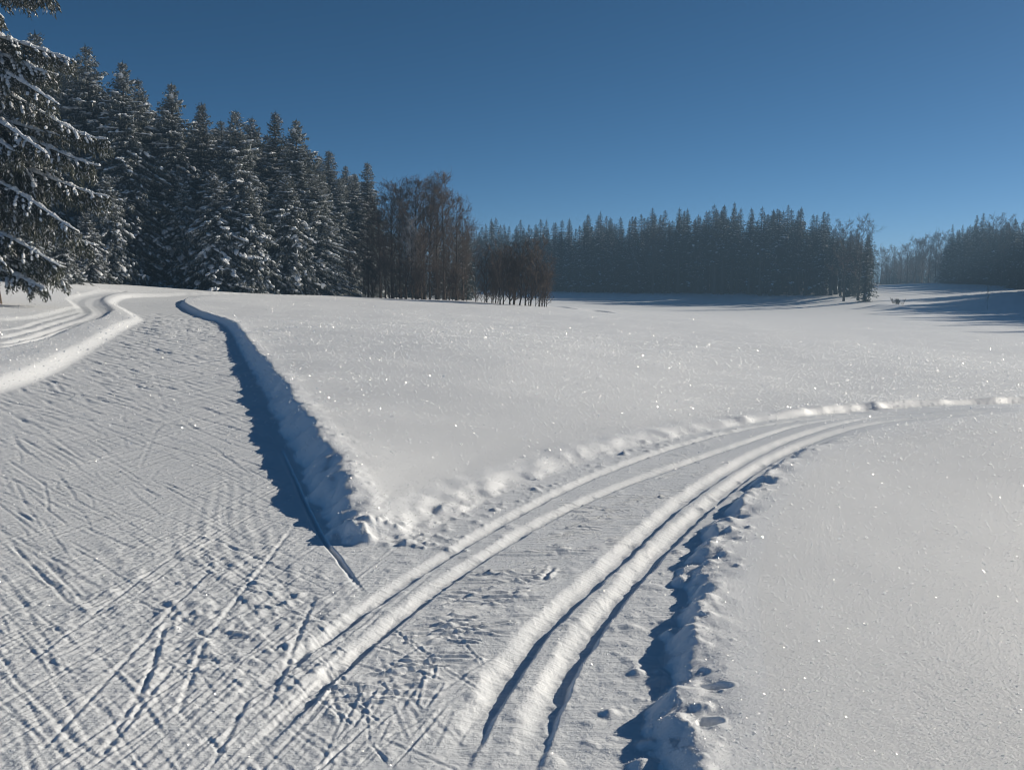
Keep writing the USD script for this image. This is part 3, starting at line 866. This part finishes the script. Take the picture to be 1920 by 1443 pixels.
G_LEFT = 'snow laden spruces along the left wood edge'
for px, top, Y, key, widen, label in [
    (240, 118, 76, 'tall_spruce', 1.0, 'tall cone shaped snowy spruce, boughs down to the snow beside the near spruce'),
    (268, 150, 80, 'rough_spruce', 0.9, 'dense snowy spruce directly behind the tall cone shaped one'),
    (330, 158, 80, 'tall_spruce', 1.0, 'snowy spruce with a sharp dark top right of the cone shaped spruce'),
    (385, 195, 82, 'slim_spruce', 1.0, 'slim snowy spruce with narrow pointed top amid broad neighbours'),
    (447, 210, 80, 'broad_spruce', 0.95, 'broad rounded snowy spruce in the middle of the left wood edge'),
    (420, 228, 84, 'rough_spruce', 1.0, 'ragged snowy spruce squeezed between the slim and the broad rounded spruce'),
    (478, 222, 86, 'rough_spruce', 0.95, 'snowy spruce just right of the broad rounded one'),
    (521, 212, 88, 'slim_spruce', 1.1, 'pointed spruce, the left one of two sharp tops near the wood corner'),
    (560, 226, 86, 'tall_spruce', 1.1, 'pointed spruce, the right one of two sharp tops at the wood corner'),
    (592, 330, 82, 'broad_spruce', 1.15, 'low wide brownish frosted spruce at the outer corner of the left wood'),
    (172, 88, 78, 'rough_spruce', 1.1, 'very tall spruce behind the hanging boughs of the near spruce'),
    (140, 120, 84, 'slim_spruce', 1.2, 'tall dark spruce partly hidden behind the near spruce tip boughs'),
    (80, 62, 74, 'slim_spruce', 1.0, 'small dark spruce top peeping out above the snowy near boughs'),
    (165, 400, 66, 'young_spruce', 1.0, 'small snow covered spruce at the foot of the wood under near boughs'),
    (60, 395, 56, 'young_spruce', 1.1, 'snowy young spruce half hidden behind the lowest boughs of the near spruce'),
    (118, 420, 60, 'young_spruce', 1.0, 'low snowy spruce peeping out right of the lowest near boughs'),
    (12, 330, 58, 'broad_spruce', 1.0, 'dark spruce filling the space behind the near spruce at the frame edge'),
    (205, 330, 70, 'young_spruce', 0.8, 'middling snow covered spruce in front of the tall cone shaped spruce'),
    (405, 330, 75, 'young_spruce', 0.95, 'snow heaped young spruce below the slim spruce'),
    (470, 350, 76, 'young_spruce', 0.95, 'snow heaped young spruce below the broad rounded spruce'),
    (540, 330, 79, 'young_spruce', 0.9, 'snow heaped young spruce below the two sharp tops'),
    (345, 330, 78, 'young_spruce', 0.6, 'narrow young snowy spruce right of the dark gap in the wood'),
    (620, 284, 104, 'slim_spruce', 1.2, 'dark spruce, leftmost of the group set back beyond the wood corner'),
    (650, 312, 106, 'tall_spruce', 0.9, 'dark spruce between its two taller fellows beyond the wood corner'),
    (691, 306, 104, 'slim_spruce', 1.1, 'dark pointed spruce beside the first bare trees beyond the wood corner'),
    (668, 330, 102, 'rough_spruce', 0.9, 'dark shaggy spruce low in the group set back beyond the wood corner'),
]:
    tree_px('spruce_tree', key, px, top, Y, label, G_LEFT, widen * 1.25)
# deeper rows of the left wood
for k in range(58):
    px = -60 + 750 * (k + tr_rng.random()) / 58
    Y = tr_rng.uniform(88, 106) + max(0, px - 560) * 0.08
    top = np.interp(px, [-60, 100, 200, 300, 400, 500, 570, 620, 690], [60, 95, 140, 185, 222, 235, 255, 308, 335]) + tr_rng.uniform(0, 38)
    tree_px('spruce_tree', ['slim_spruce', 'rough_spruce', 'tall_spruce'][k % 3], px, top, Y, 'frosted spruce in the deeper rows of the left wood', 'spruces in the deeper rows of the left wood', 1.25)

G_BARE = 'bare trees between the left wood and the bush'
for px, top, Y, key, widen, label in [
    (735, 356, 90, 'alder', 1.1, 'grey brown bare tree, leftmost, beside the dark spruces'),
    (780, 350, 91, 'alder', 1.0, 'bare tree with open rounded top, second beyond the dark spruces'),
    (832, 340, 92, 'birch', 1.0, 'tallest bare birch with feathery pale top'),
    (856, 382, 90, 'alder', 0.9, 'red brown bare tree leaning out right of the tallest birch'),
    (805, 375, 88, 'birch', 0.9, 'red brown bare tree just left of the tallest birch'),
    (760, 390, 87, 'birch', 0.9, 'slender bare tree low between the two leftmost bare trees'),
    (712, 380, 93, 'birch', 1.0, 'dusky bare tree squeezed against the last dark spruce'),
    (842, 420, 85, 'birch', 0.7, 'thin straight bare tree standing in front of the tallest birch'),
    (690, 430, 88, 'alder', 0.9, 'low bare tree before the group of set back dark spruces'),
    (655, 460, 90, 'alder', 0.9, 'low twiggy bare tree right of the wood corner'),
    (750, 365, 93, 'alder', 1.1, 'dusky bare tree behind the slender one, its crown melting into its neighbours'),
    (795, 352, 94, 'alder', 1.0, 'dim bare tree filling the gap left of the tallest birch'),
    (818, 360, 95, 'birch', 1.1, 'dim bare birch directly behind the tallest one'),
    (868, 415, 92, 'alder', 0.9, 'low red brown bare tree at the right end of the row'),
    (722, 430, 87, 'birch', 1.0, 'low dusky bare tree before the leftmost grey brown one'),
    (790, 440, 86, 'alder', 0.9, 'low bushy bare tree right of the white frosted one'),
    (775, 485, 85, 'bush', 1.0, 'brushwood thicket under the white frosted tree'),
    (850, 490, 85, 'bush', 0.9, 'brushwood thicket at the right end of the bare trees'),
    (690, 480, 87, 'bush', 1.0, 'brushwood thicket below the set back dark spruces'),
    (735, 470, 85, 'bush', 1.0, 'brushwood thicket at the foot of the leftmost bare trees'),
    (815, 480, 84, 'bush', 0.9, 'brushwood thicket at the foot of the tallest birch'),
]:
    tree_px('bare_tree' if key != 'bush' else 'bush', key, px, top, Y, label, G_BARE if key != 'bush' else 'brushwood thickets', widen)
tree_px('bare_tree', 'frosted_tree', 772, 415, 86, 'white frosted small tree standing among the brown bare trees', G_BARE, 0.9)
tree_px('bare_tree', 'birch', 874, 425, 84, 'dark straight pole of a tree standing alone left of the bush', G_BARE, 0.35)

G_BUSH = 'multi stemmed bushes in the field'
for px, top, Y, widen, label in [(918, 466, 82, 0.95, 'leftmost brown bush of the clump in the field'), (950, 452, 80, 1.0, 'brown bush second in the clump, dense dark stems'),
                                 (984, 444, 78, 1.05, 'tallest brown bush in the clump, with pale lit twigs'), (1012, 488, 78, 0.9, 'rightmost brown bush of the clump, leaning towards the field')]:
    tree_px('bush', 'bush', px, top, Y, label, G_BUSH, widen)
for px, top, Y, label in [(862, 545, 88, 'tiny tuft of dry stems left of the lone straight pole tree'), (895, 548, 86, 'tiny tuft of dry stems right of the lone straight pole tree'), (1674, 560, 158, 'small dark bush on the shaded slope, the larger of two'), (1688, 562, 157, 'small dark bush on the shaded slope, the smaller of two')]:
    tree_px('bush', 'shrub', px, top, Y, label, 'small tufts of bush standing out of the snow', 1.3)

# the far wood
G_FAR = 'spruces of the far wood'
FAR = ['far_spruce_full', 'far_spruce_bare', 'far_spruce_tufted', 'far_spruce_slim']
tops = ([860, 900, 950, 1000, 1050, 1100, 1125, 1160, 1228, 1290, 1340, 1395, 1440, 1475, 1500, 1550, 1600, 1640],
        [420, 418, 412, 408, 410, 400, 394, 405, 386, 388, 380, 388, 385, 382, 395, 405, 425, 445])
n_far = 0
INNER = {k: [] for k in FAR}                                # the depths of the woods, one mass of crowns behind the trees that can be told apart


def inner_tree(key, px, top, Y, wide=1.2):
    x = spot(px, Y)
    d = ray(px, top)
    INNER[key].append((x, Y, EYE + d[2] / d[1] * Y - field_z(x, Y), wide))


for row in range(9):
    for px in np.arange(858, 1648, 20.0):
        px = px + tr_rng.uniform(-9, 9) + row * 5
        if px > 1636:
            continue
        Y0 = np.interp(px, [860, 1040, 1300, 1560, 1640], [222, 220, 214, 194, 178])
        Y = Y0 + row * 4.2 + tr_rng.uniform(-1.5, 1.5)
        drop = tr_rng.choice([-6, 3, 13, 24, 38], p=[.08, .20, .28, .24, .20])
        top = np.interp(px, *tops) + drop + (8 if row == 0 else 0)
        bare = np.interp(px, [860, 1250, 1350, 1640], [0.15, 0.3, 0.75, 0.85])
        key = FAR[1 + int(tr_rng.integers(0, 2))] if tr_rng.random() < bare else FAR[3 * int(tr_rng.integers(0, 2))]
        if row < 4:
            where = 'left' if px < 1110 else 'middle' if px < 1370 else 'right'
            if 'bare' in key or 'tufted' in key:
                label = f'bare trunked dark spruce in the {where} third of the far wood'
            else:
                label = f'dark spruce leafy nearly to the snow in the {where} third of the far wood'
            tree_px('spruce_tree', key, px, top, Y, label, f'spruces of the far wood, {where} third' + (', bare trunked' if 'bare t' in label else ', leafy'), tr_rng.uniform(1.0, 1.55))
        else:
            inner_tree(key if row < 7 else FAR[3 * int(tr_rng.integers(0, 2))], px, top + 14, Y, 1.45)
# dark spruces behind the bare trees
for k in range(34):
    px = tr_rng.uniform(640, 880)
    inner_tree(FAR[3 * int(tr_rng.integers(0, 2))], px, np.interp(px, [640, 700, 760, 860, 880], [330, 385, 415, 425, 430]) + tr_rng.uniform(0, 50), tr_rng.uniform(112, 150), 1.4)
for px, top, Y, key, widen, label in [
    (1190, 440, 214, 'far_spruce_full', 1.1, 'low bushy pale spruce in front of the far wood, full to the ground'),
    (1315, 455, 212, 'far_spruce_full', 1.0, 'bluish drooping spruce in front of the far wood where bare trunks begin'),
    (1625, 440, 166, 'far_spruce_full', 1.4, 'bushy dark spruce closing the right end of the far wood')]:
    tree_px('spruce_tree', key, px, top, Y, label, 'spruces standing out of the far wood', widen)
for px, top, Y, key, label in [(1585, 425, 172, 'far_broadleaf', 'bare tree in the right end of the far wood, left of its fellow'), (1612, 418, 171, 'far_broadleaf', 'bare tree with feathery top at the right end of the far wood'),
                               (1225, 440, 212, 'far_broadleaf', 'hazy bare tree before the middle of the far wood')]:
    tree_px('bare_tree', key, px, top, Y, label, 'bare trees along the far wood', 1.0)

# valley trees and right wood
for i, (px, top, Y, key) in enumerate([(1652, 470, 300, 'far_frosted'), (1668, 466, 310, 'far_broadleaf'), (1676, 462, 330, 'far_spruce_full'), (1690, 475, 300, 'far_frosted'), (1702, 462, 296, 'far_frosted'), (1716, 455, 290, 'far_frosted'), (1730, 452, 285, 'far_frosted'),
                                       (1742, 447, 280, 'far_broadleaf'), (1755, 444, 275, 'far_frosted'), (1768, 442, 270, 'far_broadleaf'), (1662, 486, 296, 'far_broadleaf'), (1684, 488, 305, 'far_broadleaf'), (1725, 470, 300, 'far_broadleaf')]):
    if key == 'far_spruce_full':
        tree_px('spruce_tree', key, px, top, Y, 'small hazy spruce rising in the valley gap', 'trees in the valley gap', 0.9)
    else:
        tree_px('bare_tree', key, px, top, Y, ('pale frosted' if 'frosted' in key else 'dark unfrosted') + ' hazy bare tree in the row along the valley gap', 'trees in the valley gap, ' + ('frosted' if 'frosted' in key else 'unfrosted'), 1.0)
for px, top, Y, key, widen, label in [
    (1783, 421, 255, 'far_spruce_full', 0.8, 'hazy spruce, leftmost of the right wood'), (1802, 422, 250, 'far_spruce_full', 0.9, 'hazy spruce second in the right wood'),
    (1828, 404, 240, 'far_spruce_full', 1.1, 'hazy twin topped spruce, left top, highest of the right wood'), (1840, 400, 238, 'far_spruce_full', 1.1, 'hazy twin topped spruce, right top, highest of the right wood'),
    (1862, 412, 230, 'far_broadleaf', 1.0, 'hazy bare tree right of the twin topped spruces'), (1880, 415, 222, 'far_broadleaf', 1.0, 'hazy bare tree near the right frame edge'),
    (1900, 410, 212, 'far_spruce_full', 1.2, 'dark hazy spruce at the right frame edge'), (1918, 408, 205, 'far_spruce_full', 1.2, 'dark hazy spruce cut by the right frame edge')]:
    tree_px('spruce_tree' if 'spruce' in key else 'bare_tree', key, px, top, Y, label, 'trees of the right wood', widen)
for k in range(120):
    px = 1768 + 195 * (k + tr_rng.random()) / 120
    Y = np.interp(px, [1775, 1960], [250, 200]) + tr_rng.uniform(0, 34)
    inner_tree(FAR[3 * int(tr_rng.integers(0, 2))], px, np.interp(px, [1775, 1830, 1960], [436, 414, 414]) + tr_rng.uniform(0, 34), Y, 1.5)
# the right wood goes on beyond the frame and throws its shade across the slope
for k in range(190):
    t = tr_rng.random()
    INNER[FAR[int(tr_rng.integers(0, 4))]].append((84 + 38 * t + 26 * tr_rng.random(), 92 + 108 * t, tr_rng.uniform(17, 25), 1.4))
for k in range(60):
    px = tr_rng.uniform(1640, 1790)
    inner_tree(FAR[3 * int(tr_rng.integers(0, 2))], px, np.interp(px, [1640, 1700, 1790], [490, 478, 452]) + tr_rng.uniform(0, 16), tr_rng.uniform(330, 400), 1.3)
pi = UsdGeom.PointInstancer.Define(stage, '/World/wood_depths')
tag(pi.GetPrim(), 'dark depths of the spruce woods behind their front rows', None, None, 'stuff')
where, which, size, turn = [], [], [], []
for n, key in enumerate(FAR):
    px_ = UsdGeom.Xform.Define(stage, f'/World/wood_depths/Kinds/{key}')
    px_.GetPrim().GetReferences().AddInternalReference(SHAPES[key][0])
    for x, y, h, wide in INNER[key]:
        k = h / SHAPES[key][1]
        where.append(Gf.Vec3f(float(x), float(y), field_z(x, y) - 0.05)); which.append(n); size.append(Gf.Vec3f(float(k * wide), float(k * wide), float(k)))
        a = tr_rng.uniform(0, math.pi)
        turn.append(Gf.Quath(math.cos(a), 0, 0, math.sin(a)))
pi.CreatePrototypesRel().SetTargets([Sdf.Path(f'/World/wood_depths/Kinds/{k}') for k in FAR])
pi.CreatePositionsAttr(where); pi.CreateProtoIndicesAttr(which); pi.CreateScalesAttr(size); pi.CreateOrientationsAttr(turn)
tree_px('bare_tree', 'far_broadleaf', 1853, 540, 150, 'thin young tree standing alone in the shaded slope', 'young trees on the slope', 0.35)

# ------------------------------------------------------------------ the near spruce whose boughs hang into the picture from the left
NS_Y = 38.0
ns_x = spot(-25, NS_Y)
ns_z = field_z(ns_x, NS_Y)
ns = UsdGeom.Xform.Define(stage, '/World/' + numbered('near_spruce'))
ns.AddTranslateOp().Set(Gf.Vec3d(ns_x, NS_Y, ns_z))
tag(ns.GetPrim(), 'big near spruce at the left frame edge with long drooping snow lined boughs', 'spruce')
T = Parts(); trunk_mesh(T, 20.0, 0.34, np.random.default_rng(1), 12)
put_mesh(str(ns.GetPath()) + '/trunk', *T.get(), M_BARK)
nr = np.random.default_rng(64)
n_branch = 0


def near_bough(z, az, L, rise, bend, curl, curtain):
    global n_branch
    out, lat = np.array([math.cos(az), math.sin(az), 0]), np.array([-math.sin(az), math.cos(az), 0])

    def pos(s):
        s = np.asarray(s, float)[..., None]
        return np.array([0, 0, z]) + out * L * s + lat * 0.15 * np.sin(3 * s + az) + UP * L * (rise * s - bend * s ** 1.6 + curl * s ** 5)
    B, S = Parts(), Parts()
    ss_ = np.linspace(0, 1, 9)
    prisms(B, pos(ss_[:-1]), pos(ss_[1:]), 0.055 * (1 - ss_[:-1]) + 0.012, 0.055 * (1 - ss_[1:]) + 0.012, 5)
    for s0 in np.arange(0.10, 0.97, 0.30 / L):
        for sg in (-1, 1):
            if nr.random() < 0.12:
                continue
            b0 = pos(min(0.99, s0 + nr.normal(0, 0.02)))
            tg = unit(pos(s0 + 0.02) - pos(s0 - 0.02))
            l2 = (0.30 + 0.95 * (1.02 - s0) ** 0.8) * nr.uniform(0.65, 1.15)
            d0 = unit(tg * nr.uniform(0.45, 0.9) + sg * lat * nr.uniform(0.5, 1.0) + UP * nr.uniform(-0.25, 0.05))
            sag = nr.uniform(0.25, 0.6)
            q = np.linspace(0, 1, 5)[:, None]
            c = b0 + d0 * l2 * q - UP * sag * l2 * q ** 2
            prisms(B, c[:-1], c[1:], 0.014, 0.009, 3)
            m = int(l2 / 0.022) + 4
            u = nr.random(m)
            pb = np.stack([np.interp(u, q[:, 0], c[:, k]) for k in range(3)], 1)
            dl = unit(np.stack([d0] * m) - UP * (2 * sag * u)[:, None])
            sd = unit(np.cross(dl, UP))
            side_ = np.where(nr.random(m) < 0.5, 1, -1)[:, None]
            kd = unit(dl * nr.uniform(0.5, 1.0, (m, 1)) + side_ * sd * nr.uniform(0.3, 0.9, (m, 1)) - UP * nr.uniform(0.0, 0.5, (m, 1)))
            kl = nr.uniform(0.09, 0.22, m)
            kites(B, pb, kd, unit(np.cross(kd, UP) + 0.4 * nr.normal(size=(m, 3))), kl, 0.035 + 0.08 * kl)
            # tassels hanging from the side branch
            mh = int(m * 0.75 * min(1.0, 0.35 + curtain * 0.6))
            u = nr.random(mh)
            hb = np.stack([np.interp(u, q[:, 0], c[:, k]) for k in range(3)], 1)
            hl = 0.42 * curtain * nr.uniform(0.25, 1.15, mh) + 0.10
            hd = unit(-UP + 0.12 * nr.normal(size=(mh, 3)) + 0.12 * out)
            for w_i in range(4):
                bq = hb + hd * (hl * w_i / 4)[:, None]
                dq = unit(hd + 0.55 * nr.normal(size=(mh, 3)) * [1, 1, 0.4])
                kites(B, bq, dq, unit(np.cross(dq, nr.normal(size=(mh, 3)))), hl / 4 * 1.5 + 0.02, nr.uniform(0.035, 0.065, mh))
                kk = nr.random(mh) < 0.38
                kites(S, bq[kk] + [0.02, -0.02, 0.02], dq[kk], unit(np.cross(dq[kk], nr.normal(size=(kk.sum(), 3)))), hl[kk] / 4 + 0.02, nr.uniform(0.025, 0.045, kk.sum()))
            # snow pads on the side branch
            npad = nr.poisson(l2 * 4.0)
            if npad:
                u = nr.uniform(0.1, 1.0, npad)
                pc = np.stack([np.interp(u, q[:, 0], c[:, k]) for k in range(3)], 1) + UP * 0.02
                blobs(S, pc, unit(np.stack([d0] * npad) - UP * (2 * sag * u)[:, None] + 0.2 * nr.normal(size=(npad, 3))), nr.uniform(.07, .15, npad), nr.uniform(.05, .085, npad), nr.uniform(.05, .085, npad), nr)
    # snow lying along the bough as a lumpy roll
    n = int(L / 0.07)
    q = np.linspace(0.06, 0.99, n)
    ax = unit(pos(q + 0.02) - pos(q - 0.02))
    sz = (0.75 + 0.35 * nr.random(n)) * np.interp(q, [0, .6, 1], [1.0, 1.0, 0.55])
    sz *= 1 + 0.25 * np.sin(q * L * 9 + az * 5)
    blobs(S, pos(q) + UP * 0.03, ax, 0.12 * sz, 0.12 * sz, 0.15 * sz, nr)
    path = f'{ns.GetPath()}/{"bough" if n_branch == 0 else f"bough_{n_branch:03d}"}'
    n_branch += 1
    put_mesh(path, *B.get(), M_NEEDLE)
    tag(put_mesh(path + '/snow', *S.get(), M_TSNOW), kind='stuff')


def z_at(py):
    d = ray(60, py)
    return EYE + d[2] / d[1] * NS_Y - ns_z


# boughs that show against the wood, then the thicket behind them
for py0, az, L, rise, bend, curl, cur in [(-30, 0.05, 3.6, 0.0, 0.16, .04, 0.9), (62, 0.02, 4.2, -0.02, 0.28, .04, 1.1), (118, -0.3, 4.3, -0.1, 0.40, .05, 1.0), (150, 0.10, 5.3, -0.22, 0.42, .20, 1.2), (210, -0.5, 4.4, -0.2, 0.3, .05, 1.1),
                                          (235, 0.0, 5.1, -0.05, 0.38, .10, 1.5), (296, 0.08, 5.3, -0.08, 0.32, .10, 1.7), (330, -0.35, 5.0, -0.15, 0.40, .08, 1.5), (380, 0.2, 4.4, -0.1, 0.4, .1, 1.3), (430, -0.2, 3.6, -0.1, 0.42, .08, 1.2), (470, 0.1, 3.3, -0.12, 0.35, .08, 0.8), (498, -0.4, 3.4, -0.1, 0.25, .06, 0.6)]:
    near_bough(z_at(py0), az, L, rise, bend, curl, cur)
for k in range(26):
    py0 = nr.uniform(-180, 500)
    near_bough(z_at(py0), nr.uniform(-1.5, 1.3), nr.uniform(2.2, 3.6) * np.interp(py0, [-180, 0, 300], [0.7, 0.85, 1.0]), nr.uniform(-0.15, 0.0), nr.uniform(0.25, 0.4), 0.07, nr.uniform(0.8, 1.3) if py0 < 420 else 0.5)
for k in range(8):
    near_bough(nr.uniform(1.0, 15.0), nr.uniform(1.8, 4.6), nr.uniform(2.5, 4.0), -0.1, 0.35, 0.07, 0.8)

# ------------------------------------------------------------------ frost crystals: thin plates of ice standing on the snow at all angles; a few flash
M_ICE = usdkit.material(stage, LOOK + 'ice_plates', {
    'd': ('diffuse_bsdf', {'color': (0.92, 0.93, 0.94)}),
    'g': ('glossy_bsdf', {'color': (1, 1, 1), 'roughness': 0.30, 'distribution': 'ggx'}),
    't': ('translucent_bsdf', {'color': (0.92, 0.93, 0.94)}), 'dt': ('mix_closure', {'fac': 0.5}),
    'm': ('mix_closure', {'fac': 0.22})}, [('d.BSDF', 'dt.closure1'), ('t.BSDF', 'dt.closure2'), ('dt.closure', 'm.closure1'), ('g.BSDF', 'm.closure2')], surface='m.closure')
cr_ = np.random.default_rng(77)
n = 150000
rr = 1.0 / cr_.uniform(1 / 130.0, 1 / 2.6, n)
n2 = 60000
rr = np.r_[rr, np.exp(cr_.uniform(math.log(9), math.log(120), n2))]
aa = cr_.uniform(A_in[0], A_in[-1], len(rr))
ii, jj = np.clip(np.searchsorted(RINGS, rr), 1, NR - 1), np.clip(np.searchsorted(A_in, aa), 1, len(A_in) - 1)
t1, t2 = (rr - RINGS[ii - 1]) / (RINGS[ii] - RINGS[ii - 1]), (aa - A_in[jj - 1]) / (A_in[jj] - A_in[jj - 1])
Hg = V[:NR * NA, 2].reshape(NR, NA)
hz = (Hg[ii - 1, jj - 1] * (1 - t1) + Hg[ii, jj - 1] * t1) * (1 - t2) + (Hg[ii - 1, jj] * (1 - t1) + Hg[ii, jj] * t1) * t2
keep = (np.maximum(np.maximum(s_m, s_r), s_l).reshape(NR, NA)[ii, jj] > 0) | (cr_.random(len(rr)) < 0.3)
keep &= groove_mask.reshape(NR, NA)[ii, jj] < 0.15
sz = np.clip(rr * 0.0010, 0.0028, 0.027) * np.exp(cr_.normal(0, 0.35, len(rr)))
nn_ = unit(cr_.normal(size=(len(rr), 3)) * [1, 1, 0.9])
u_ = unit(np.cross(nn_, cr_.normal(size=nn_.shape)))
w_ = np.cross(nn_, u_)
c_ = np.stack([rr * np.sin(aa), rr * np.cos(aa), hz + 0.35 * sz], 1)
ang6 = np.arange(4) * np.pi / 2
c_, u_, w_, sz, rr = c_[keep], u_[keep], w_[keep], sz[keep], rr[keep]
vv = c_[:, None] + 0.5 * sz[:, None, None] * (np.cos(ang6)[None, :, None] * u_[:, None] + np.sin(ang6)[None, :, None] * w_[:, None])
ff = np.array([[0, 1, 2, 3]])[None] + np.arange(len(rr))[:, None, None] * 4
tag(put_mesh('/World/frost_crystals', vv.reshape(-1, 3), ff.reshape(-1, 4), M_ICE), 'tiny glittering frost crystals strewn over the snow', None, None, 'stuff')

# ------------------------------------------------------------------ the cold haze in the air
M_AIR = usdkit.material(stage, LOOK + 'cold_haze', {'v': ('principled_volume', {'color': (0.42, 0.70, 1.0), 'density': 0.00075, 'anisotropy': 0.2})}, volume='v.volume')
bx = np.array([(x, y, z) for x in (-1600, 1600) for y in (-1600, 1600) for z in (float(V[:, 2].min()) - 1.0, 42.0)], float)
bf = np.array([[0, 1, 3], [0, 3, 2], [4, 6, 7], [4, 7, 5], [0, 4, 5], [0, 5, 1], [2, 3, 7], [2, 7, 6], [0, 2, 6], [0, 6, 4], [1, 5, 7], [1, 7, 3]])
tag(put_mesh('/World/haze', bx, bf, M_AIR), 'thin cold haze in the air over the field', None, None, 'stuff')
